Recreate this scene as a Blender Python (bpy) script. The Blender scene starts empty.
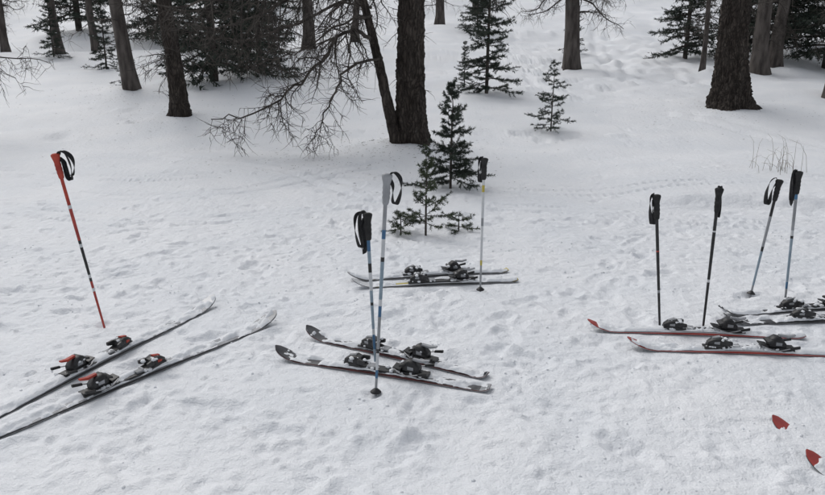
import bpy, math, random, numpy as np
from mathutils import Vector, Matrix
random.seed(7)
RG=np.random.default_rng(11)
scene=bpy.context.scene
COL=scene.collection
PI=math.pi
# ------------------------------------------------------------------ noise
TB=[np.random.default_rng(100+i).random((256,256)) for i in range(6)]
def fade(t): return t*t*t*(t*(t*6-15)+10)
def vn(x,y,s=0):
    x=np.asarray(x,float);y=np.asarray(y,float)
    xi=np.floor(x).astype(int);yi=np.floor(y).astype(int);fx=fade(x-xi);fy=fade(y-yi)
    T=TB[s%6];a=T[xi&255,yi&255];b=T[(xi+1)&255,yi&255];c=T[xi&255,(yi+1)&255];d=T[(xi+1)&255,(yi+1)&255]
    return ((a*(1-fx)+b*fx)*(1-fy)+(c*(1-fx)+d*fx)*fy)*2-1
def fbm(x,y,o=4,s=0):
    r=0;a=1;t=0
    for i in range(o):
        r=r+a*vn(x*2**i+13.7*i,y*2**i-7.3*i,s+i);t+=a;a*=.5
    return r/t
def vn3(x,y,z,s=0):
    zi=np.floor(z).astype(int);fz=fade(z-zi)
    return vn(x+zi*57.0,y+zi*31.0,s)*(1-fz)+vn(x+(zi+1)*57.0,y+(zi+1)*31.0,s)*fz
def ss(x,a,b):
    t=np.clip((np.asarray(x,float)-a)/(b-a),0,1);return t*t*(3-2*t)
# ------------------------------------------------------------------ materials
def mat(name,c1,c2=None,rough=.6,scale=20,stretch=(1,1,1),bump=0,bscale=None,detail=5,lo=.35,hi=.65,metal=0,spec=.3,c3=None,coat=0):
    m=bpy.data.materials.new(name);m.use_nodes=True;nt=m.node_tree;N=nt.nodes;Lk=nt.links
    b=N['Principled BSDF'];b.inputs['Roughness'].default_value=rough;b.inputs['Metallic'].default_value=metal
    b.inputs['Specular IOR Level'].default_value=spec;b.inputs['Coat Weight'].default_value=coat
    b.inputs['Base Color'].default_value=(*c1,1)
    tc=N.new('ShaderNodeTexCoord');mp=N.new('ShaderNodeMapping');mp.inputs['Scale'].default_value=stretch
    Lk.new(tc.outputs['Object'],mp.inputs['Vector'])
    if c2:
        n=N.new('ShaderNodeTexNoise');n.inputs['Scale'].default_value=scale;n.inputs['Detail'].default_value=detail
        Lk.new(mp.outputs[0],n.inputs['Vector'])
        r=N.new('ShaderNodeValToRGB');r.color_ramp.elements[0].position=lo;r.color_ramp.elements[1].position=hi
        r.color_ramp.elements[0].color=(*c1,1);r.color_ramp.elements[1].color=(*c2,1)
        if c3:
            e=r.color_ramp.elements.new(min(.98,hi+.12));e.color=(*c3,1)
        Lk.new(n.outputs[0],r.inputs[0]);Lk.new(r.outputs[0],b.inputs['Base Color'])
    if bump:
        n2=N.new('ShaderNodeTexNoise');n2.inputs['Scale'].default_value=bscale or scale;n2.inputs['Detail'].default_value=6
        Lk.new(mp.outputs[0],n2.inputs['Vector'])
        bp=N.new('ShaderNodeBump');bp.inputs['Strength'].default_value=1;bp.inputs['Distance'].default_value=bump
        Lk.new(n2.outputs[0],bp.inputs['Height']);Lk.new(bp.outputs[0],b.inputs['Normal'])
    return m
M_snow=mat('snow_ground',(.75,.775,.81),(.81,.825,.85),.55,1.1,bump=.018,bscale=19,spec=.25)
nt=M_snow.node_tree;bp0=[n for n in nt.nodes if n.type=='BUMP'][0]
n3=nt.nodes.new('ShaderNodeTexNoise');n3.inputs['Scale'].default_value=110;n3.inputs['Detail'].default_value=4
tc=[n for n in nt.nodes if n.type=='TEX_COORD'][0];nt.links.new(tc.outputs['Object'],n3.inputs['Vector'])
b2=nt.nodes.new('ShaderNodeBump');b2.inputs['Distance'].default_value=.005;nt.links.new(n3.outputs[0],b2.inputs['Height'])
nt.links.new(bp0.outputs[0],b2.inputs['Normal']);nt.links.new(b2.outputs[0],nt.nodes['Principled BSDF'].inputs['Normal'])
M_snowc=mat('snow_clump',(.74,.765,.80),(.81,.825,.845),.6,30,bump=.004,bscale=120)
M_bark=mat('bark',(.040,.031,.026),(.095,.08,.069),.92,11,(1,1,.35),lo=.3,hi=.66,c3=(.14,.128,.115))
nt=M_bark.node_tree;N=nt.nodes;b=N['Principled BSDF'];mp=[n for n in N if n.type=='MAPPING'][0];rmp=[n for n in N if n.type=='VALTORGB'][0]
dn=N.new('ShaderNodeTexNoise');dn.inputs['Scale'].default_value=7;nt.links.new(mp.outputs[0],dn.inputs['Vector'])
va=N.new('ShaderNodeVectorMath');va.operation='MULTIPLY_ADD';va.inputs[1].default_value=(.22,.22,.22);nt.links.new(dn.outputs[1],va.inputs[0]);nt.links.new(mp.outputs[0],va.inputs[2])
vo=N.new('ShaderNodeTexVoronoi');vo.feature='DISTANCE_TO_EDGE';vo.inputs['Scale'].default_value=19;nt.links.new(va.outputs[0],vo.inputs['Vector'])
mr=N.new('ShaderNodeMapRange');mr.inputs['From Max'].default_value=.28;mr.inputs['To Min'].default_value=.38;nt.links.new(vo.outputs['Distance'],mr.inputs['Value'])
mx=N.new('ShaderNodeMix');mx.data_type='RGBA';mx.blend_type='MULTIPLY';mx.inputs[0].default_value=1
nt.links.new(rmp.outputs[0],mx.inputs[6]);nt.links.new(mr.outputs[0],mx.inputs[7]);nt.links.new(mx.outputs[2],b.inputs['Base Color'])
nf=N.new('ShaderNodeTexNoise');nf.inputs['Scale'].default_value=45;nf.inputs['Detail'].default_value=6;nt.links.new(mp.outputs[0],nf.inputs['Vector'])
ad=N.new('ShaderNodeMath');ad.operation='MULTIPLY_ADD';ad.inputs[1].default_value=.7;nt.links.new(nf.outputs[0],ad.inputs[0]);nt.links.new(mr.outputs[0],ad.inputs[2])
bp=N.new('ShaderNodeBump');bp.inputs['Distance'].default_value=.02;nt.links.new(ad.outputs[0],bp.inputs['Height']);nt.links.new(bp.outputs[0],b.inputs['Normal'])
M_bark2=mat('bark_far_hazed',(.045,.038,.035),(.125,.11,.10),.9,9,(1,1,.25))  # bark of the farther trunks, lightened in colour to imitate haze
M_twig=mat('twig',(.032,.027,.024),(.10,.088,.078),.9,6)
M_ndl=mat('needles_dark',(.020,.030,.023),(.052,.068,.050),.65,4)
M_ndlf=mat('needles_far_hazed',(.040,.052,.046),(.085,.10,.088),.7,2)  # distance haze painted into the needle colour, paler than the nearer conifers
M_ndl2=mat('needles_green',(.030,.046,.024),(.075,.095,.05),.6,9)
M_blk=mat('black_plastic',(.012,.012,.013),(.03,.03,.032),.42,30,spec=.4)
M_grip=mat('rubber_grip',(.014,.014,.015),(.03,.03,.03),.7,40,bump=.0006,bscale=300)
M_strap=mat('strap_webbing',(.012,.012,.014),(.028,.028,.03),.85,60,bump=.0006,bscale=400)
M_red=mat('red_paint',(.42,.06,.045),(.30,.035,.03),.4,12,coat=.2)
M_orange=mat('orange_red_plastic',(.45,.065,.04),(.32,.04,.03),.5,15)
M_white=mat('white_paint',(.60,.61,.62),(.50,.52,.54),.4,14,coat=.3)
M_grey=mat('grey_paint',(.22,.23,.24),(.32,.33,.35),.4,14,coat=.2)
M_blue=mat('blue_paint',(.04,.11,.22),(.06,.16,.28),.4,14,coat=.2)
M_lblue=mat('pale_blue_paint',(.27,.34,.40),(.20,.27,.33),.4,20,coat=.2)
M_alu=mat('aluminium',(.42,.43,.45),(.55,.56,.58),.3,30,metal=.8)
M_steel=mat('steel_edge',(.30,.30,.31),(.42,.42,.43),.3,40,metal=.9)
M_dark=mat('dark_topsheet',(.02,.02,.023),(.07,.07,.075),.35,18,coat=.3)
M_maroon=mat('maroon_sidewall',(.05,.016,.016),(.12,.03,.028),.4,18)
M_yel=mat('yellow_paint',(.45,.36,.06),(.5,.42,.1),.4,18)
M_straw=mat('dry_straw',(.10,.075,.045),(.2,.16,.1),.8,20)
# ------------------------------------------------------------------ mesh builder
class MB:
    def __init__(s): s.V=[];s.F=[];s.n=0
    def add(s,V,F,m=0,smooth=True):
        V=np.asarray(V,float).reshape(-1,3);F=np.asarray(F,int)
        if len(F)==0: return
        s.V.append(V);s.F.append((F+s.n,m,smooth));s.n+=len(V)
    def obj(s,name,mats,parent=None,loc=None):
        me=s.mesh(name,mats);o=bpy.data.objects.new(name,me);COL.objects.link(o)
        if parent: o.parent=parent
        if loc is not None:o.location=loc
        return o
    def mesh(s,name,mats):
        V=np.concatenate(s.V);me=bpy.data.meshes.new(name)
        me.vertices.add(len(V));me.vertices.foreach_set('co',V.ravel())
        tot=sum(f.size for f,_,_ in s.F);npoly=sum(len(f) for f,_,_ in s.F)
        me.loops.add(tot);me.loops.foreach_set('vertex_index',np.concatenate([f.ravel() for f,_,_ in s.F]).astype(np.int32))
        me.polygons.add(npoly)
        k=np.concatenate([np.full(len(f),f.shape[1]) for f,_,_ in s.F])
        st=np.concatenate([[0],np.cumsum(k)[:-1]]).astype(np.int32)
        me.polygons.foreach_set('loop_start',st)
        me.polygons.foreach_set('material_index',np.concatenate([np.full(len(f),m) for f,m,_ in s.F]).astype(np.int32))
        me.polygons.foreach_set('use_smooth',np.concatenate([np.full(len(f),sm) for f,_,sm in s.F]).astype(bool))
        for m in mats: me.materials.append(m)
        me.update(calc_edges=True);me.validate()
        return me
    def tube(s,pts,rad,n=6,m=0,cap=True):
        P=np.asarray(pts,float);k=len(P);rad=np.broadcast_to(rad,(k,))
        T=np.gradient(P,axis=0);T/=np.linalg.norm(T,axis=1)[:,None]+1e-12
        ref=np.array([0,0,1.]) if abs(T[0,2])<.8 else np.array([1.,0,0])
        A=np.cross(T,ref);A/=np.linalg.norm(A,axis=1)[:,None]+1e-9;B=np.cross(T,A)
        th=np.arange(n)*2*PI/n
        V=P[:,None]+rad[:,None,None]*(np.cos(th)[None,:,None]*A[:,None]+np.sin(th)[None,:,None]*B[:,None])
        i=np.arange(k-1)[:,None]*n;j=np.arange(n)[None];j2=(j+1)%n
        F=np.stack([i+j,i+j2,i+n+j2,i+n+j],-1).reshape(-1,4)
        s.add(V,F,m)
        if cap and n>3:
            for idx,c in((0,P[0]),(k-1,P[-1])):
                s.add(np.vstack([V[idx],c]),[[a,(a+1)%n,n] for a in range(n)],m,False)
    def loft(s,secs,m=0,smooth=False,M=None):
        R=[]
        for q in secs:
            x,z0,z1,w=q[:4];y0=q[4] if len(q)>4 else 0
            c=min(w,(z1-z0)/2)*.35
            R.append([(x,y0+a,b) for a,b in((-w+c,z0),(w-c,z0),(w,z0+c),(w,z1-c),(w-c,z1),(-w+c,z1),(-w,z1-c),(-w,z0+c))])
        V=np.array(R).reshape(-1,3);k=len(R)
        F=[[i*8+j,i*8+(j+1)%8,(i+1)*8+(j+1)%8,(i+1)*8+j] for i in range(k-1) for j in range(8)]
        s.add(V,F,m,smooth);s.add(np.array(R[0]),[[0,1,2,3,4,5,6,7]],m,False);s.add(np.array(R[-1]),[[7,6,5,4,3,2,1,0]],m,False)
    def blob(s,c,r,m=0,rng=RG,sq=.6):
        n=7;k=5;V=[]
        for i in range(k):
            ph=PI*i/(k-1)
            for j in range(n):
                a=2*PI*j/n;rr=r*(.75+.5*rng.random()) if 0<i<k-1 else r
                V.append((c[0]+rr*math.sin(ph)*math.cos(a),c[1]+rr*math.sin(ph)*math.sin(a),c[2]+rr*sq*math.cos(ph)))
        F=[[i*n+j,i*n+(j+1)%n,(i+1)*n+(j+1)%n,(i+1)*n+j] for i in range(k-1) for j in range(n)]
        s.add(V,F,m)
def empty(name,loc=(0,0,0),rotz=0):
    e=bpy.data.objects.new(name,None);e.empty_display_size=.2;e.location=loc;e.rotation_euler=(0,0,rotz);COL.objects.link(e);return e
def crom(P,n=6):
    P=np.asarray(P,float);Q=np.vstack([2*P[0]-P[1],P,2*P[-1]-P[-2]]);out=[]
    for i in range(1,len(Q)-2):
        for k in range(n):
            t=k/n;a,b,c,d=Q[i-1],Q[i],Q[i+1],Q[i+2]
            out.append(.5*((2*b)+(-a+c)*t+(2*a-5*b+4*c-d)*t*t+(-a+3*b-3*c+d)*t**3))
    out.append(P[-1]);return np.array(out)
# ------------------------------------------------------------------ data
SK=dict( # tail -> tip world xy
 L1=((-1.84,2.67),(-1.22,4.14)),L2=((-1.78,2.50),(-.79,3.87)),
 C1=((.36,3.00),(-.70,3.37)),C2=((.36,3.13),(-.58,3.64)),
 B1=((.67,4.79),(-.44,4.59)),B2=((.71,4.58),(-.40,4.45)),
 R1=((2.14,3.62),(.98,3.73)),R2=((2.28,3.38),(1.13,3.48)),
 F1=((2.95,4.14),(1.80,3.94)),F2=((2.93,3.90),(1.78,3.82)),
 N1=((2.17,1.85),(1.53,2.72)),N2=((2.16,1.50),(1.53,2.45)))
ZS=dict(N1=-.030,N2=-.028)
POLES=[('red',(-1.75,3.77),(-1.88,3.74,.99)),('A',(-.19,3.33),(-.22,3.36,.76)),('B',(-.17,2.99),(-.11,3.03,1.01)),('C',(.44,4.38),(.44,4.36,.87)),
 ('R1',(1.39,3.73),(1.30,3.74,.77)),('R2',(1.64,3.75),(1.65,3.78,.80)),('R3',(2.17,4.32),(2.26,4.34,.74)),('R4',(2.27,4.09),(2.25,4.12,.83))]
TREES=[ # x,y,r_base,r_up,lean dx/m,h
 (0.0,10.3,.22,.172,-.02,12,'T1'),(-.2,10.18,.08,.052,-.25,5.5,'T1b'),(5.90,13.5,.33,.225,-.05,13,'T2'),(4.3,19.9,.22,.18,-.06,13,'T3'),
 (-4.1,12.8,.15,.115,-.06,11,'T4'),(-5.8,15.1,.155,.12,-.10,12,'T5'),(9.2,19.5,.22,.17,-.04,13,'T6'),(9.95,20.3,.18,.14,.05,12,'T7'),(7.6,19.3,.06,.05,0,7,'T7b'),
 (-10.2,21.4,.12,.09,-.03,10,'T8'),(-3.4,24.4,.2,.16,0,12,'T10'),(1.2,33,.2,.17,0,12,'T11'),(8.45,14.6,.2,.15,.03,12,'T12'),
 (-10.9,25.5,.13,.1,-.02,10,'x'),(-13.2,24.,.12,.1,0,10,'x'),(-7.7,23.5,.12,.1,.03,10,'x'),(-2.1,27.,.14,.1,.06,10,'x'),(3.1,37,.17,.13,0,10,'x'),(10.7,24,.18,.14,0,12,'x'),(-7.7,11.3,.17,.14,0,10,'TL')]
hy=[-40,0,8,11,13,16,20,28,35,42,60,100,170];hz=[0,0,0,.08,.3,.55,.9,1.55,2.6,3.9,7,13,18]
fy=np.linspace(-60,200,2601);fz=np.interp(fy,hy,hz);kk=np.hanning(31);kk/=kk.sum();fz=np.convolve(np.pad(fz,15,mode='edge'),kk,'valid')
def height(x,y):
    x=np.asarray(x,float);y=np.asarray(y,float)
    z=np.interp(y,fy,fz)
    z=z+ss(y,9,24)*.32*fbm(x/6,y/5,3,1)+ss(y,5.5,9)*.06*fbm(x/1.6,y/1.2,3,2)+ss(y,12,20)*.10*np.abs(fbm(x/1.7,y/1.7,3,4))
    near=1-ss(y,5.8,9)
    z=z+(.35+.65*near)*.024*fbm(x/.6,y/.5,4,3)
    lump=.2+.8*ss(fbm(x/1.1,y/.9,2,5),-.2,.35)
    z=z+near*(.018*np.abs(fbm(x/.24,y/.2,3,4))*lump-.004)-near*.008*lump*np.abs(fbm(x/.11+5,y/.10,3,1))
    edge=6.9+.35*fbm(x/1.3,x*0,3,5)-.05*(x-3)
    z=z+.10*ss(y-edge,0,.3)*ss(x,1.9,2.8)*(1-ss(y,8,10.5))
    for t in TREES:
        if t[1]<22:
            d=np.hypot(x-t[0],y-t[1]);z=z+.09*np.exp(-(d/(.55+t[2]))**2)-.05*np.exp(-(d/(t[2]*1.5+.05))**2)
    for k_,(a,b) in SK.items():
        if k_ in ZS: continue
        ax,ay=a;bx,by=b;L2=(bx-ax)**2+(by-ay)**2
        t=np.clip(((x-ax)*(bx-ax)+(y-ay)*(by-ay))/L2,0,1);d=np.hypot(x-ax-t*(bx-ax),y-ay-t*(by-ay))
        w=1-ss(d,.05,.14)
        z=z*(1-w)+(-.004)*w
    return z
def hz1(x,y): return float(height(np.array([x]),np.array([y]))[0])
# ------------------------------------------------------------------ terrain
def axis(core0,core1,st,end0,end1,g):
    a=list(np.arange(core0,core1,st));s=st;v=a[-1]
    while v<end1: s=min(s*g,4);v+=s;a.append(v)
    s=st;v=a[0];b=[]
    while v>end0: s=min(s*g,4);v-=s;b.append(v)
    return np.array(b[::-1]+a)
xs=axis(-3.3,3.3,.013,-140,140,1.03);yy=axis(1.9,6.0,.013,-40,170,1.014)
X,Y=np.meshgrid(xs,yy,indexing='ij');Z=height(X,Y)
def stamp(cx,cy,ang,a,b,dep,Zm,ed=.45,rim=.35):
    R=max(a,b)*2.2
    i0,i1=np.searchsorted(xs,[cx-R,cx+R]);j0,j1=np.searchsorted(yy,[cy-R,cy+R])
    if i1<=i0 or j1<=j0:return
    x=X[i0:i1,j0:j1]-cx;y=Y[i0:i1,j0:j1]-cy;c,s=math.cos(ang),math.sin(ang)
    u=(x*c+y*s)/a;v=(-x*s+y*c)/b;d=np.sqrt(u*u+v*v)+ed*fbm((x+cx)*13,(y+cy)*13,3,2)
    n=.5+.5*vn((x+cx)*30,(y+cy)*30,3)
    Zm[i0:i1,j0:j1]+=-dep*(1-ss(d,.4,1.15))*(.75+.5*n)+dep*rim*np.exp(-((d-1.3)/.25)**2)*n*1.6
Z2=Z.copy();rs=random.Random(3)
for i in range(70):
    x=rs.uniform(-3.7,3.9);y=rs.uniform(1.7,6.3);an=rs.uniform(0,2*PI)
    for k in range(rs.randint(3,9)):
        side=.1*(1 if k%2 else -1)
        stamp(x-side*math.sin(an),y+side*math.cos(an),an+rs.uniform(-.3,.3),rs.uniform(.09,.15),rs.uniform(.045,.07),rs.uniform(.006,.020),Z2,.5,.4)
        x+=.36*math.cos(an);y+=.36*math.sin(an);an+=rs.uniform(-.25,.25)
for i in range(2600):
    x=rs.uniform(-4.2,4.2);y=rs.uniform(1.8,6.4)
    if fbm(np.array(x*.9),np.array(y*.9),2,1)<.0 and rs.random()<.8: continue
    r=rs.uniform(.012,.04);stamp(x,y,rs.uniform(0,PI),r*rs.uniform(1,1.9),r,rs.choice([-1,-1,-1,1])*rs.uniform(.003,.012),Z2,.5,.2)
for i in range(300):
    x=rs.uniform(-6,7);y=rs.uniform(6,11.5);r=rs.uniform(.03,.09);stamp(x,y,rs.uniform(0,PI),r*rs.uniform(1,1.9),r,rs.choice([1,-1])*rs.uniform(.005,.018),Z2,.4,.2)
for (bx,by) in [p[1] for p in POLES]: stamp(bx,by,0,.045,.04,.014,Z2)
def track(P,gap=.13,dep=.02,w=.035,both=True):
    C=crom(P,40)
    for off in ((-gap,gap) if both else (0,)):
        T=np.gradient(C,axis=0);T/=np.linalg.norm(T,axis=1)[:,None]
        D=C+off*np.stack([-T[:,1],T[:,0]],-1)
        x0,y0=D.min(0)-.3;x1,y1=D.max(0)+.3
        i0,i1=np.searchsorted(xs,[x0,x1]);j0,j1=np.searchsorted(yy,[y0,y1])
        for i in range(i0,i1):
            xx=X[i,j0:j1];y_=Y[i,j0:j1]
            q=D[np.abs(D[:,0]-xs[i])<.5]
            if len(q)==0: continue
            d=np.min(np.hypot(q[None,:,0]-xx[:,None],q[None,:,1]-y_[:,None]),axis=1)
            ww=w+.004*np.maximum(y_-6,0);n=.65+.5*vn(xx*2.3,y_*2.3,3)
            Z2[i,j0:j1]-=dep*n*(1-ss(d,ww*.3,ww*1.4))
track([(-6,7.2),(-3,6.5),(-1,6.3),(.6,5.5)],dep=.02)
track([(-7,9.3),(-3.5,8.4),(-1.2,8.6),(1.5,7.6),(5,7.9)],dep=.035)
track([(-2.6,6.0),(-.5,6.9),(1.6,6.7),(4.5,5.6)],dep=.018)
track([(-8,11.3),(-4.5,10.2),(-1.8,9.0),(-.5,7.4)],dep=.035,w=.05)
track([(-5.,8.0),(-3.2,7.4),(-2,7.6),(-.6,8.9),(.8,9.4)],dep=.025)
for k,(o,wob) in enumerate(((0,.2),(.7,-.5),(1.7,.5),(2.9,-.2),(4.,.8))):
    track([(4.8+o,17),(5.6+o*.8+wob,21),(6.6+o*.7-wob,25),(7.4+o+wob,30),(10+o,40),(13+o-wob,50)],dep=.065,w=.08,gap=.2+.1*(k%2))
track([(6.2,9.8),(5.2,12.5),(3.2,15.5),(3.4,20),(6,25),(7,32)],dep=.06,w=.07,gap=.2)
track([(2.8,24),(6.5,26),(9,25.2)],dep=.08,w=.1,gap=.25)
for i in range(260):
    y=rs.uniform(16,45);x=y*rs.uniform(.1,.42);r=rs.uniform(.1,.3);stamp(x,y,rs.uniform(0,PI),r*rs.uniform(1,2.5),r,rs.choice([1,-1])*rs.uniform(.03,.08),Z2,.4,.2)
for i in range(200):
    y=rs.uniform(11,24);x=y*rs.uniform(-.6,.5);r=rs.uniform(.06,.22);stamp(x,y,rs.uniform(0,PI),r*rs.uniform(1,2.5),r,rs.choice([1,-1])*rs.uniform(.012,.045),Z2,.4,.2)
Z=Z2
for k_,(a,b) in SK.items():
    if k_ in ZS: continue
    ax,ay=a;bx,by=b;L2=(bx-ax)**2+(by-ay)**2
    m=(X>min(ax,bx)-.4)&(X<max(ax,bx)+.4)&(Y>min(ay,by)-.4)&(Y<max(ay,by)+.4)
    x=X[m];y=Y[m];t=np.clip(((x-ax)*(bx-ax)+(y-ay)*(by-ay))/L2,0,1);d=np.hypot(x-ax-t*(bx-ax),y-ay-t*(by-ay))
    w=1-ss(d,.046,.12);r=.015*np.exp(-((d-.07)/.025)**2)*(fbm(x*9,y*9,2,1)+.35)
    Z[m]=Z[m]*(1-w)+(-.002)*w+r
nx,ny=X.shape
V=np.stack([X,Y,Z],-1).reshape(-1,3)
I=np.arange(nx-1)[:,None]*ny+np.arange(ny-1)[None]
F=np.stack([I,I+ny,I+ny+1,I+1],-1).reshape(-1,4)
mb=MB();mb.add(V,F,0);mb.obj('snow_ground',[M_snow])
# loose crumbs of snow kicked up by boots
mb=MB();rc=random.Random(9)
for i in range(200):
    cx=rc.uniform(-3.2,3.4);cy=rc.uniform(2.0,5.8)
    for k in range(rc.randint(1,7)):
        x=cx+rc.gauss(0,.07);y=cy+rc.gauss(0,.07);ii=min(len(xs)-1,np.searchsorted(xs,x));jj=min(len(yy)-1,np.searchsorted(yy,y));r=rc.uniform(.003,.008)
        mb.blob((x,y,Z[ii,jj]+r*.1),r,0,RG,.7)
mb.obj('snow_crumbs',[M_snowc])
# ------------------------------------------------------------------ skis
def ski(key,style,snow=.5,bind=M_blk,acc=M_orange,fr=.47,name='ski'):
    (ax,ay),(bx,by)=SK[key];L=math.hypot(bx-ax,by-ay);ang=math.atan2(by-ay,bx-ax)
    e=empty(name,(ax,ay,ZS.get(key,.004)),ang)
    wide=.9 if L<1.3 else 1.0
    n=80;T=np.linspace(0,1,n)
    def prof(t):
        w=(.037+.016*((t-.45)/.55)**2*(1 if t>.45 else .7))*wide
        if t>.925: w*=math.sqrt(max(0.004,1-((t-.925)/.0755)**2))
        if t<.03: w*=.55+.45*math.sqrt(max(0,1-((.03-t)/.031)**2))
        z=.0
        if t>.86: z=.055*((t-.86)/.14)**1.9
        if t<.05: z=.012*((.05-t)/.05)**1.5
        th=.006+.011*math.exp(-((t-.46)/.24)**2)
        return w,z,th
    cols=[]
    for t in T:
        w,z,th=prof(t);x=t*L
        cols.append([(x,-w,z),(x,w,z),(x,w,z+.002),(x,w*.96,z+th*.8),(x,w*.88,z+th),(x,w*.35,z+th+.0006),(x,-w*.35,z+th+.0006),(x,-w*.88,z+th),(x,-w*.96,z+th*.8),(x,-w,z+.002)])
    V=np.array(cols).reshape(-1,3);mb=MB();k=10
    FF={}
    base,edge,side,main,ac,tip=range(6)
    for i in range(n-1):
        t=T[i]
        for j in range(k):
            if j==0:m=base
            elif j in(1,9):m=edge
            elif j in(2,8):m=side
            else:
                m=tip if t>.92 else (ac if (j==5 and (.58<t<.74 or .12<t<.22)) or .83<t<.85 or t<.03 else main)
            FF.setdefault(m,[]).append([i*k+j,i*k+(j+1)%k,(i+1)*k+(j+1)%k,(i+1)*k+j])
    mb.V.append(V);mb.n=len(V)
    for m,f in FF.items(): mb.F.append((np.array(f),m,False))
    mb.F.append((np.array([[j for j in range(k)]]),side,False));mb.F.append((np.array([[(n-1)*k+j for j in range(k)][::-1]]),side,False))
    main_m,side_m,ac_m,tip_m=style
    mb.obj('ski_body',[M_blk,M_steel,side_m,main_m,ac_m,tip_m],e)
    na=220;nb=13;ox=random.uniform(0,90)
    ta=np.linspace(.01,.985,na);sb=np.linspace(-1,1,nb);G=[]
    for t in ta:
        w,z,th=prof(t)
        for q in sb:
            h=fbm(np.array(t*L*13+ox),np.array(q*w*26+ox*.3),4,2)*.7+.3*vn(np.array(t*L*2.3+ox),np.array(.5),4)
            h=float(h)+ (snow-.5)*1.0 -.10
            if t>.95: h-=.3
            G.append((t*L,q*w*.97,z+th+.0008+min(.020,.050*h)*(1-.7*abs(q)**3)-(.003 if abs(q)>.98 else 0)))
    I=np.arange(na-1)[:,None]*nb+np.arange(nb-1)[None]
    mb=MB();mb.add(G,np.stack([I,I+nb,I+nb+1,I+1],-1).reshape(-1,4),0);mb.obj('snow_cover',[M_snowc],e)
    c=fr*L;zt=.0175;S=wide
    mb=MB()
    mb.loft([(c-.23,zt,zt+.008,.03*S),(c+.22,zt,zt+.008,.03*S)],0)
    x=c+.13
    mb.loft([(x-.045,zt+.008,zt+.016,.026),(x-.02,zt+.008,zt+.018,.034),(x+.02,zt+.008,zt+.03,.032),(x+.075,zt+.008,zt+.02,.02)],0)
    mb.loft([(x-.012,zt+.018,zt+.050,.030),(x+.015,zt+.018,zt+.060,.033),(x+.048,zt+.018,zt+.052,.024),(x+.074,zt+.018,zt+.034,.013)],1,True)
    mb.loft([(x+.012,zt+.058,zt+.065,.012),(x+.05,zt+.05,zt+.057,.008)],2)
    for s in(-1,1):
        mb.loft([(x-.042,zt+.028,zt+.046,.006,s*.036),(x-.012,zt+.022,zt+.05,.009,s*.028),(x+.01,zt+.02,zt+.045,.007,s*.02)],0)
        mb.loft([(x+.02,zt+.03,zt+.045,.002,s*.0325),(x+.045,zt+.03,zt+.04,.002,s*.0275)],2)
    mb.loft([(x-.09,zt+.008,zt+.018,.022),(x-.05,zt+.008,zt+.018,.024)],3)
    mb.obj('toe_piece',[bind,bind,acc,M_grey],e)
    mb=MB();x=c-.13
    mb.loft([(x-.10,zt+.008,zt+.018,.024),(x+.04,zt+.008,zt+.018,.026)],0)
    mb.loft([(x-.055,zt+.018,zt+.040,.026),(x-.03,zt+.018,zt+.070,.030),(x+.0,zt+.018,zt+.078,.030),(x+.02,zt+.018,zt+.066,.026),(x+.03,zt+.018,zt+.046,.02)],1,True)
    mb.loft([(x+.012,zt+.05,zt+.062,.03),(x+.042,zt+.042,zt+.052,.032)],0)
    mb.loft([(x-.10,zt+.078,zt+.086,.008),(x-.065,zt+.068,zt+.080,.011),(x-.02,zt+.074,zt+.084,.010)],2)
    mb.loft([(x-.03,zt+.03,zt+.05,.0312),(x+.0,zt+.03,zt+.055,.0312)],3)
    mb.loft([(x+.036,zt+.018,zt+.03,.03),(x+.075,zt+.03,zt+.037,.028)],0)
    mb.obj('heel_piece',[bind,bind,acc,M_grey],e)
    mb=MB()
    for s in(-1,1):
        mb.tube([(x+.07,s*.028,zt+.03),(x+.035,s*.046,zt+.02),(x-.0,s*.052,zt+.012),(x-.035,s*.054,zt+.02),(x-.085,s*.056,zt+.034)],.0028,6,0)
        mb.loft([(x-.108,zt+.030,zt+.044,.006,s*.056),(x-.062,zt+.022,zt+.034,.006,s*.056)],1)
    mb.obj('ski_brake',[M_steel,bind],e)
    mb=MB()
    for i in range(60):
        xx=c+random.choice([random.gauss(.13,.04),random.gauss(-.13,.05),random.uniform(-.22,.2)])
        nr=abs(abs(xx-c)-.13)<.045
        mb.blob((xx,random.uniform(-.034,.034),zt+(.052 if nr and random.random()<.4 else .012)),random.uniform(.004,.014),0,RG,.6)
    mb.obj('snow_clumps',[M_snowc],e)
    return e
ski('L1',(M_grey,M_blk,M_white,M_white),.84,acc=M_orange,fr=.43)
ski('L2',(M_grey,M_blk,M_white,M_grey),.78,acc=M_orange,fr=.43)
ski('C1',(M_dark,M_maroon,M_grey,M_dark),.66,acc=M_grey)
ski('C2',(M_dark,M_maroon,M_grey,M_dark),.64,acc=M_grey)
ski('B1',(M_white,M_blk,M_yel,M_white),.82,acc=M_grey)
ski('B2',(M_white,M_blk,M_yel,M_white),.82,acc=M_grey)
ski('R1',(M_white,M_red,M_white,M_red),.80,acc=M_grey)
ski('R2',(M_white,M_red,M_white,M_red),.80,acc=M_grey)
ski('F1',(M_white,M_blk,M_dark,M_dark),.74,acc=M_grey)
ski('F2',(M_dark,M_blk,M_white,M_dark),.66,acc=M_grey)
ski('N1',(M_white,M_dark,M_dark,M_red),.70,acc=M_grey)
ski('N2',(M_white,M_dark,M_dark,M_red),.72,acc=M_grey)
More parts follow.
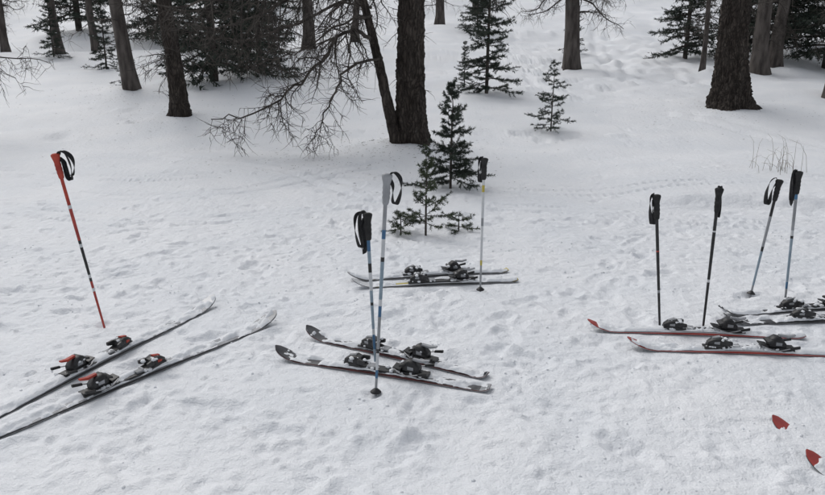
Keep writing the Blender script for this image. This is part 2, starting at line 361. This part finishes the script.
# ------------------------------------------------------------------ poles
PM=[M_grip,M_strap,M_blk,M_red,M_orange,M_white,M_grey,M_blue,M_lblue,M_alu,M_yel]
def pole(base,top,bands,grip=0,strap=(1,.05,.13),basket=True,r=.0088,nstrap=1):
    b=Vector((base[0],base[1],hz1(*base)));t=Vector(top);ax=(t-b).normalized();Lv=(t-b).length
    tip=b-ax*.09;L=Lv+.09
    e=empty('ski_pole',tip)
    xa=(Vector((1,0,0))-ax*ax.x).normalized();ya=ax.cross(xa)
    q=Matrix((xa,ya,ax)).transposed()
    def W(v): return (q@Vector(v))
    g=.135;mb=MB()
    prev=0
    for f,m in bands:
        a=prev;c=f;zs=np.linspace(a*(L-g*.6),c*(L-g*.6),6)
        mb.tube([W((0,0,z)) for z in zs],[r*(.62+.38*min(1,z/(L-g)*1.3)) if z>.05 else r*.4 for z in zs],12,m,cap=(c>=1))
        prev=c
    mb.tube([W((0,0,-.0)),W((0,0,.03))],[.002,.0045],8,9)
    mb.obj('shaft',PM,e)
    mb=MB();pr=[(0,.0105),(.008,.0135),(.02,.014),(.032,.0158),(.042,.0145),(.052,.0165),(.064,.0148),(.074,.0165),(.086,.015),(.098,.0168),(.112,.020),(.124,.0225),(.131,.021),(.136,.012)]
    V=[];n=14
    for z,rr in pr:
        for j in range(n):
            a=2*PI*j/n
            V.append(W((rr*math.cos(a)*(1.15 if math.cos(a)>0 else 1),rr*.85*math.sin(a),L-g+z)))
    k=len(pr);F=[[i*n+j,i*n+(j+1)%n,(i+1)*n+(j+1)%n,(i+1)*n+j] for i in range(k-1) for j in range(n)]
    mb.add([tuple(v) for v in V],F,grip)
    mb.add([tuple(v) for v in V[-n:]],[list(range(n))],grip,False)
    mb.obj('grip',PM,e)
    sd,out,drop=strap
    for si in range(nstrap):
        o=out*(1-.35*si);d=drop*(1+.2*si);mb=MB();yo=.012*si+.004
        C=crom([(sd*.008,yo,L-.012),(sd*o*.5,yo,L+.008),(sd*o*.95,yo+.006,L-.02),(sd*o*1.05,yo+.012,L-d*.55),(sd*o*.78,yo+.012,L-d),(sd*o*.5,yo+.006,L-d*.9),(sd*(o*.35+.008),yo+.004,L-d*.45),(sd*.014,yo,L-.024)],7)
        wd=.0125;R=[]
        for i,cc in enumerate(C):
            tw=.8*math.sin(i*.16+si*2);dx,dy=math.sin(tw)*wd,math.cos(tw)*wd
            T=C[min(i+1,len(C)-1)]-C[max(i-1,0)];T/=np.linalg.norm(T)+1e-9;N=np.array([T[2],0,-T[0]])*.0014
            for s,u in((-1,-1),(1,-1),(1,1),(-1,1)):
                R.append(tuple(W((cc[0]+s*dx+u*N[0],cc[1]+s*dy,cc[2]+u*N[2]))))
        m=len(C);F=[[i*4+j,i*4+(j+1)%4,(i+1)*4+(j+1)%4,(i+1)*4+j] for i in range(m-1) for j in range(4)]
        mb.add(R,F,1,False)
        mb.obj('wrist_strap',PM,e)
    if basket:
        mb=MB();z0=.098;n=20
        prb=[(.006,z0+.018),(.012,z0+.012),(.022,z0+.003),(.026,z0-.001),(.026,z0-.004),(.02,z0-.001),(.006,z0+.004)]
        V=[W((rr*math.cos(2*PI*j/n),rr*math.sin(2*PI*j/n),z)) for rr,z in prb for j in range(n)]
        k=len(prb);F=[[i*n+j,i*n+(j+1)%n,((i+1)%k)*n+(j+1)%n,((i+1)%k)*n+j] for i in range(k) for j in range(n)]
        mb.add([tuple(v) for v in V],F,2);mb.obj('basket',PM,e)
    return e
P={n:(b,t) for n,b,t in POLES}
pole(*P['red'],[(.30,3),(.32,5),(.36,3),(.38,2),(.40,5),(.56,2),(.58,5),(.60,2),(.78,3),(.80,5),(1,4)],grip=4,strap=(1,.075,.125),basket=False,nstrap=2)
pole(*P['A'],[(.2,8),(.3,7),(.34,5),(.5,8),(.52,2),(.6,8),(.72,5),(.78,2),(.86,8),(1,7)],strap=(-1,.06,.17),basket=False,nstrap=2)
pole(*P['B'],[(.16,6),(.2,7),(.28,5),(.30,2),(.45,6),(.5,7),(.53,5),(.7,8),(.72,2),(.8,5),(.84,7),(1,6)],grip=6,strap=(1,.062,.13))
pole(*P['C'],[(.3,6),(.34,10),(.6,5),(.66,6),(.85,5),(.9,10),(1,5)],strap=(-1,.03,.15))
pole(*P['R1'],[(.4,2),(.42,6),(.7,2),(.71,3),(1,2)],strap=(-1,.028,.16),basket=False)
pole(*P['R2'],[(.45,2),(.47,5),(.6,2),(.8,2),(.81,5),(1,2)],strap=(1,.020,.16),basket=False,nstrap=2)
pole(*P['R3'],[(.2,6),(.5,8),(.54,2),(.8,6),(1,2)],strap=(-1,.05,.16))
pole(*P['R4'],[(.25,6),(.3,7),(.62,8),(.64,2),(.68,5),(.9,6),(1,7)],strap=(-1,.022,.17),basket=False,nstrap=2)
# ------------------------------------------------------------------ trees
def trunk(mb,x0,r0,r1,lean,h,rng,na=40,nh=150,amp=.12,m=0,ly=0.0):
    hs=np.concatenate([[-.5],np.linspace(-.15,h,nh)]) if nh<60 else np.concatenate([[-.5],np.linspace(-.15,3.4,int(nh*.8)),np.linspace(3.6,h,int(nh*.2))])
    th=np.arange(na)*2*PI/na;H_,TH=np.meshgrid(hs,th,indexing='ij')
    up=np.clip(H_/h,0,1);R=(r1+(r0-r1)*np.exp(-np.clip(H_,0,9)/.9))*(1-up)**.7+.012
    ph=rng.random()*6
    fl=np.exp(-np.clip(H_,0,9)/.2);R=R*(1+fl*(.26+.18*np.cos(TH*5+ph)+.10*np.cos(TH*3+ph*2)))
    cx,cy=np.cos(TH),np.sin(TH)
    s=3.2 if na>30 else 2
    kx=6*r0/.2
    nb=np.abs(vn3(cx*kx+ph*7,cy*kx,H_*s*1.6,1))*.45+np.abs(vn3(cx*kx*2,cy*kx*2+ph,H_*s*3,2))*.35+np.abs(vn3(cx*kx*4,cy*kx*4+ph,H_*s*8,3))*.25
    R=R*(1+amp*(nb-.35)+.07*vn3(cx*1.5,cy*1.5,H_*1.2+ph,3))
    wob=.03*np.sin(H_*1.1+ph)
    Xc=x0[0]+lean*H_+wob*np.clip(H_,0,1)+R*cx;Yc=x0[1]+ly*H_+R*cy
    k=len(hs);i=np.arange(k-1)[:,None]*na;j=np.arange(na)[None];j2=(j+1)%na
    mb.add(np.stack([Xc,Yc,H_+x0[2]],-1),np.stack([i+j,i+j2,i+na+j2,i+na+j],-1).reshape(-1,4),m)
def bare(mb,p,d,L,r,depth,rng,droop=.1,path=None,dens=1.0,m=0,wig=.16):
    if path is None:
        n=max(3,min(12,int(L/.13)+2));pts=[np.array(p,float)];d=np.array(d,float)
        for i in range(n):
            d=d+rng.normal(0,wig,3)+np.array([0,0,-droop*(1-1.6*i/n)]);d/=np.linalg.norm(d);pts.append(pts[-1]+d*L/n)
        pts=np.array(pts)
    else:
        pts=crom(path,5);pts[1:-1]+=rng.normal(0,.016,(len(pts)-2,3));L=np.linalg.norm(np.diff(pts,axis=0),axis=1).sum()
    k=len(pts);rad=r*(1-.75*np.linspace(0,1,k))
    mb.tube(pts,rad,6 if r>.02 else(4 if r>.008 else 3),m,cap=False)
    if depth<=0:return
    nc=int((7.5 if depth>=2 else 9)*L*dens+2)
    for c in range(nc):
        t=rng.uniform(.12,1);i=min(k-2,int(t*(k-1)));q=pts[i]+(pts[i+1]-pts[i])*rng.random()
        T=pts[i+1]-pts[i];T/=np.linalg.norm(T)
        side=rng.normal(0,1,3);side[2]=side[2]*.6-.35;side-=T*side.dot(T);side/=np.linalg.norm(side)
        dd=T*rng.uniform(.2,.9)+side;dd/=np.linalg.norm(dd)
        l=(L*rng.uniform(.16,.42)*(1.1-.6*t) if depth>=2 else rng.uniform(.10,.34))
        l=min(l,1.1)
        bare(mb,q,dd,max(.08,l),max(.0034,rad[i]*.5 if depth>=2 else .0044),depth-1,rng,droop*1.1,None,dens,m,.24)
def crown(seed,h=12,h0=2.5,nb=26,Lm=2.6,dens=.55):
    rng=np.random.default_rng(seed);mb=MB()
    for i in range(nb):
        hh=h0+(h-h0-.5)*(i/nb)**1.1;a=rng.uniform(0,2*PI);L=Lm*(1-(hh-h0)/(h-h0)*.8)*rng.uniform(.6,1.1)
        bare(mb,(.0,0,hh),(math.cos(a),math.sin(a),-.05+.3*hh/h),L,.03*(1.1-hh/h),2,rng,.07,None,dens)
    return mb.mesh('larch_crown',[M_twig])
CR=[crown(1),crown(2,dens=.5),crown(5,h=11,h0=1.6,nb=30,Lm=2.0,dens=.5)]
def larch(t,i):
    x,y,r0,r1,lean,h,nm=t;rng=np.random.default_rng(50+i)
    z=hz1(x,y)-.03;e=empty('larch_tree',(x,y,z))
    near=y<14.5
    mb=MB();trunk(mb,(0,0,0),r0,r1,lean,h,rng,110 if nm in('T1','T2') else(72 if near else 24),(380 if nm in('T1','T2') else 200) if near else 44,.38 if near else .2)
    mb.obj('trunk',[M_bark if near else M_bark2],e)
    if h>6:
        c=bpy.data.objects.new('crown',CR[i%3 if y>19 else i%2]);COL.objects.link(c);c.parent=e
        c.rotation_euler=(0,math.atan(lean),rng.uniform(0,6.28));s=h/12*(.9 if r0>.12 else .7);c.scale=(s,s,h/12)
    return e,rng
for i,t in enumerate(TREES):
    e,rng=larch(t,i);nm=t[6];z=e.location.z
    def rel(P): return [(p[0]-t[0],p[1]-t[1],p[2]-z) for p in P]
    mb=MB()
    if nm=='T1b':
        bare(mb,None,None,0,.030,2,rng,.12,rel([(-.50,10.18,1.55),(-.85,9.95,1.72),(-1.22,9.85,1.32),(-1.58,9.8,.98),(-2.1,9.7,.65),(-2.68,9.6,.57)]),1.9)
        bare(mb,None,None,0,.022,2,rng,.2,rel([(-.42,10.18,1.35),(-.82,9.95,1.25),(-1.05,9.8,.9),(-1.25,9.75,.5),(-1.33,9.7,.3)]),1.7)
        bare(mb,None,None,0,.025,2,rng,.14,rel([(-.6,10.18,2.15),(-1.3,10.1,2.25),(-2.0,10.2,1.95),(-2.7,10.2,1.75),(-3.3,10.2,1.9)]),1.6)
        bare(mb,None,None,0,.018,2,rng,.14,rel([(-.55,10.18,1.9),(-.9,9.7,1.8),(-1.4,9.4,1.45),(-1.9,9.1,1.3)]),1.6)
        bare(mb,None,None,0,.018,2,rng,.14,rel([(-.55,10.18,2.0),(-.95,10.2,2.05),(-1.3,10.4,1.75),(-1.55,10.5,1.3)]),1.6)
        for k in range(6):
            hh=2.3+k*.45;a=rng.uniform(2,4.5);bare(mb,(-.25*hh,0,hh),(math.cos(a),math.sin(a),.0),1.5,.018,2,rng,.14,None,.8)
    elif nm=='T1':
        bare(mb,None,None,0,.032,2,rng,.12,rel([(-.1,10.3,2.6),(-.9,9.9,2.6),(-1.8,9.7,2.25),(-2.8,9.5,2.0),(-3.4,9.4,2.05)]),1.6)
        bare(mb,None,None,0,.03,2,rng,.12,rel([(-.1,10.3,2.35),(-.6,10.5,2.3),(-1.5,10.9,1.9),(-2.4,11.2,1.6),(-3.0,11.3,1.6)]),1.6)
        bare(mb,None,None,0,.02,2,rng,.12,rel([(.1,10.3,2.5),(.6,9.9,2.4),(1.2,9.8,2.1)]),.9)
        for k in range(9):
            hh=rng.uniform(.7,2.4);a=rng.uniform(2.2,5.8);bare(mb,(.15*math.cos(a),.15*math.sin(a),hh),(math.cos(a),math.sin(a),.1),rng.uniform(.15,.5),.008,1,rng,.1,None,.6)
    elif nm=='TL':
        for k in range(8):
            hh=1.3+k*.16;bare(mb,(.1,0,hh),(1,rng.uniform(-.5,.3),.1),rng.uniform(1.2,2.1),.02,2,rng,.16,None,1.1)
    elif nm in('T3',):
        for a,hh,L in((2.9,2.2,1.6),(3.4,1.9,1.3),(.2,2.3,1.9),(-.3,1.9,1.8),(.6,2.6,2.2),(2.6,2.8,2.0),(5.,2.2,1.5),(.1,1.5,1.2)):
            bare(mb,(-.05*hh,0,hh),(math.cos(a),math.sin(a)*.6,.05),L,.028,2,rng,.14,None,1.3)
    else:
        for k in range(12 if nm!='T2' else 9):
            hh=rng.uniform(.9 if nm!='T2' else 1.7,3.0);a=rng.uniform(0,6.28);bare(mb,(t[4]*hh,0,hh),(math.cos(a),math.sin(a),0.05),rng.uniform(.4,1.6),.014,2,rng,.14,None,.75)
    if mb.n: mb.obj('branches',[M_twig],e)
# ------------------------------------------------------------------ conifers
def conifer(seed,h,R,nwh,per,ntw,nl,nw,ndl,mt,tr=.02,skirt=.04,snow=0,pw=.75,up=.25,sag=.25,irr=.3):
    rng=np.random.default_rng(seed);mb=MB()
    mb.tube([(0,0,-.2),(0.01*h*.3,0,h*.4),(0.012*h,0,h*.8),(0,0,h)],[tr,tr*.75,tr*.35,tr*.1],10,0,False)
    A=[];B=[]
    for w in range(nwh):
        hh=h*(skirt+(1-skirt)*(w+rng.random()*.8)/nwh);t=min(.99,hh/h);n=max(3,int(per*(1-.3*t)+rng.random()))
        a0=rng.random()*6.28
        for b in range(n):
            if rng.random()<.10: continue
            a=a0+b*2*PI/n+rng.normal(0,.3);L=(R*(1-t)**pw)*rng.uniform(1-irr*1.5,1+irr*.6)+.02*h
            el=up*(t*2.4-.3)+rng.normal(0,.16);dr=np.array([math.cos(a),math.sin(a),0]);P=[];z0=hh+rng.normal(0,h/nwh*.25);bend=rng.normal(0,.12)
            for k in range(6):
                s=k/5;P.append(np.array([0,0,z0])+dr*L*s*math.cos(el)+np.array([-dr[1],dr[0],0])*bend*L*s*s+np.array([0,0,L*(s*math.sin(el)-sag*s*s*(1-t)+.14*s**4)]))
            P=np.array(P);mb.tube(P,np.linspace(tr*.28,tr*.06,6)+.0008,3,0,False)
            for k in range(1,5): A.append(P[k]);B.append(P[k+1])
            for k in range(ntw):
                s=rng.uniform(.18,.98);i=min(4,int(s*5));q=P[i]+(P[i+1]-P[i])*(s*5-i);T=P[i+1]-P[i];T/=np.linalg.norm(T)
                sd=np.array([-dr[1],dr[0],0])*(1 if k%2 else -1);dd=T*.8+sd*rng.uniform(.5,1.1)+np.array([0,0,rng.normal(-.05,.32)]);dd/=np.linalg.norm(dd)
                A.append(q);B.append(q+dd*(L*.36*(1.15-s)+.02*h*rng.random()))
            if snow and rng.random()<snow:
                for k in range(rng.integers(1,4)):
                    s=rng.uniform(.3,.95);i=min(4,int(s*5));q=P[i];mb.blob((q[0]+rng.normal(0,.01),q[1]+rng.normal(0,.01),q[2]+nl*.35),L*rng.uniform(.03,.07)+.004,2,rng,.4)
    A=np.array(A);B=np.array(B);ln=np.linalg.norm(B-A,axis=1);cnt=np.maximum(3,(ln*ndl)).astype(int)
    idx=np.repeat(np.arange(len(A)),cnt);n=len(idx);s=rng.random(n)[:,None];q=A[idx]+(B[idx]-A[idx])*s
    T=(B-A)[idx]/ln[idx][:,None];rd=rng.normal(0,1,(n,3));rd-=T*(rd*T).sum(1)[:,None];rd/=np.linalg.norm(rd,axis=1)[:,None]+1e-9
    d=T*.75+rd*.9;d/=np.linalg.norm(d,axis=1)[:,None];pp=np.cross(d,rng.normal(0,1,(n,3)));pp/=np.linalg.norm(pp,axis=1)[:,None]+1e-9
    l=nl*rng.uniform(.7,1.25,(n,1));V=np.stack([q-pp*nw/2,q+pp*nw/2,q+d*l],1)
    mb.add(V.reshape(-1,3),np.arange(n*3).reshape(-1,3),1,False)
    T=(B-A)/ln[:,None];pv=np.cross(T,np.array([0,0,1.]));w=max(.0016,tr*.05)
    V=np.stack([A-pv*w,A+pv*w,B],1);mb.add(V.reshape(-1,3),np.arange(len(A)*3).reshape(-1,3),0,False)
    return mb.mesh('conifer_mesh',[M_twig,mt,M_snowc])
def place(name,me,x,y,s=1,rz=0,dz=0,parent=None):
    o=bpy.data.objects.new(name,me);COL.objects.link(o);o.location=(x,y,hz1(x,y)+dz);o.rotation_euler=(0,0,rz);o.scale=(s,s,s)
    if parent:o.parent=parent
    return o
place('fir_sapling',conifer(21,.70,.25,9,5,9,.026,.0045,560,M_ndl2,.011,.10,.12,pw=.6,up=.5,sag=.05,irr=.45),.11,5.8)
place('fir_sapling',conifer(22,.20,.22,4,5,8,.022,.004,500,M_ndl2,.008,.1,.3,pw=.6),-.10,5.85)
place('fir_sapling',conifer(26,.13,.28,3,6,8,.022,.004,500,M_ndl2,.008,.1,.6,pw=.6),.40,6.0)
place('fir_sapling',conifer(23,1.15,.45,14,7,10,.032,.007,380,M_ndl,.016,.05,.4,pw=.8,up=.35,sag=.14,irr=.45),.42,7.8)
place('fir_sapling',conifer(24,1.12,.40,11,5,8,.036,.008,230,M_ndl,.014,.06,.3,pw=.7,up=.12,sag=.2,irr=.55),2.25,11.7)
place('fir_tree',conifer(25,3.2,.72,21,7,10,.055,.014,150,M_ndl,.04,.03,.2,pw=.7,up=.25,sag=.2,irr=.5),1.55,15.3)
mid=[conifer(31,7.5,1.7,30,8,11,.115,.030,48,M_ndl,.10,.03,.08,pw=.8,up=.2,irr=.45),conifer(32,6.0,1.3,26,7,11,.105,.028,52,M_ndl,.09,.04,.08,pw=.8,up=.25,irr=.45),conifer(33,9.5,1.9,32,7,12,.13,.033,40,M_ndl,.13,.05,.05,pw=.7,up=.15,irr=.45)]
sm=conifer(34,2.2,.6,17,6,9,.065,.016,85,M_ndl,.03,.03,.25,pw=.8,irr=.5)
for k,(mi,x,y,s) in enumerate([(0,-4.6,17.0,1.),(1,-3.9,18.8,.9),(0,-5.2,23,1.),(0,10.4,22.3,1.),(1,8.3,22.5,.8),(2,11.8,21,1),(0,12.5,25,1.2),(2,-13.4,30,1),(0,-9.3,28,1.)]):
    place('pine_tree',mid[mi],x,y,s,k*1.3)
for k,(x,y,s) in enumerate([(-10.0,20.6,.7),(-6.2,15.9,.5),(1.15,16.2,.45),(-7.9,19,.8),(5.2,24,.7),(11,18.5,.5),(2.6,30,1.3),(-13.5,22,1.1)]):
    place('young_fir_tree',sm,x,y,s,k*2.1)
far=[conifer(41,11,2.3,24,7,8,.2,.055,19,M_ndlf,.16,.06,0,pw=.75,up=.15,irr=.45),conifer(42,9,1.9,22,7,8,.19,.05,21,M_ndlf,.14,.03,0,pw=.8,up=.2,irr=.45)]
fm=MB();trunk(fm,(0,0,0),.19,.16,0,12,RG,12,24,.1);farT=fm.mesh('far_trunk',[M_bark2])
FE=empty('distant_forest')
rr=random.Random(12);cnt=0
for k in range(900):
    y=rr.uniform(28,95);x=rr.uniform(-70,75)
    q=x/y
    if -.18<q<-.05 and y<42: continue
    if .16<q<.40 and y<90:
        if not(q>.37 and y>60): continue
    if -.12<q<.2 and y<52: continue
    if q>.33 and y<28: continue
    if q<-.35 and y<34: continue
    dens=.6 if q<-.2 or q>.4 else .4
    if rr.random()>dens:continue
    cnt+=1
    if cnt>180:break
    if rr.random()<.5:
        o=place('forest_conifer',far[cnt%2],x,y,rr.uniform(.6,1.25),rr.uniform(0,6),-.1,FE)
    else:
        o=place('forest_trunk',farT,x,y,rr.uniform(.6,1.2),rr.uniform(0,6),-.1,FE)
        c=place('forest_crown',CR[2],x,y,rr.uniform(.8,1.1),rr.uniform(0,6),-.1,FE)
mb=MB()
for k in range(30):
    x=random.gauss(0,.16);y=random.gauss(0,.12);h=random.uniform(.08,.40);l=random.gauss(0,.09)
    mb.tube([(x,y,-.05),(x+l*.2,y,h*.5),(x+l*.6,y,h*.85),(x+l*1.3,y+random.gauss(0,.03),h)],[.0026,.002,.0015,.001],3,0,False)
mb.obj('dry_grass',[M_straw],None,(4.3,8.35,hz1(4.3,8.35)))
mb=MB();rl=random.Random(5)
for k in range(1300):
    t=rl.choice([TREES[0],TREES[0],TREES[1],TREES[2],TREES[4],TREES[5]]);a=rl.uniform(0,6.28);d=abs(rl.gauss(0,1.1))+.25
    x=t[0]+d*math.cos(a)-.6*rl.random();y=t[1]+d*math.sin(a)-.3;z=hz1(x,y)+.012;a=rl.uniform(0,PI);l=rl.uniform(.006,.03);w=rl.uniform(.002,.005)
    c,s=math.cos(a),math.sin(a);mb.add([(x-l*c,y-l*s,z),(x+w*s,y-w*c,z+.003),(x+l*c,y+l*s,z+.002),(x-w*s,y+w*c,z+.004)],[[0,1,2,3]],0,False)
mb.obj('forest_litter',[M_twig])
# ------------------------------------------------------------------ light, sky, camera
SE,SA=math.radians(50),math.radians(-35)
w=bpy.data.worlds.new('World');scene.world=w;w.use_nodes=True;nt=w.node_tree
sky=nt.nodes.new('ShaderNodeTexSky');sky.sky_type='NISHITA';sky.sun_disc=False;sky.sun_elevation=SE;sky.sun_rotation=SA
sky.air_density=1.0;sky.dust_density=3.0;sky.ozone_density=1
hs=nt.nodes.new('ShaderNodeHueSaturation');hs.inputs['Saturation'].default_value=.22
bg=nt.nodes['Background'];bg.inputs[1].default_value=.142
nt.links.new(sky.outputs[0],hs.inputs['Color']);nt.links.new(hs.outputs[0],bg.inputs[0])
sl=bpy.data.lights.new('sun','SUN');sl.energy=.6;sl.angle=math.radians(50);sl.color=(1,.98,.95)
so=bpy.data.objects.new('sun',sl);COL.objects.link(so)
dv=Vector((math.sin(SA)*math.cos(SE),math.cos(SA)*math.cos(SE),math.sin(SE)))
so.rotation_euler=dv.to_track_quat('Z','Y').to_euler();so.location=(0,0,30)
cd=bpy.data.cameras.new('camera');cd.sensor_width=36;cd.lens=31.16;cd.clip_end=600;cd.clip_start=.05
co=bpy.data.objects.new('camera',cd);COL.objects.link(co);co.location=(0,0,1.55);co.rotation_euler=(math.radians(74),0,0);scene.camera=co
scene.view_settings.view_transform='Standard';scene.view_settings.look='None';scene.view_settings.exposure=0
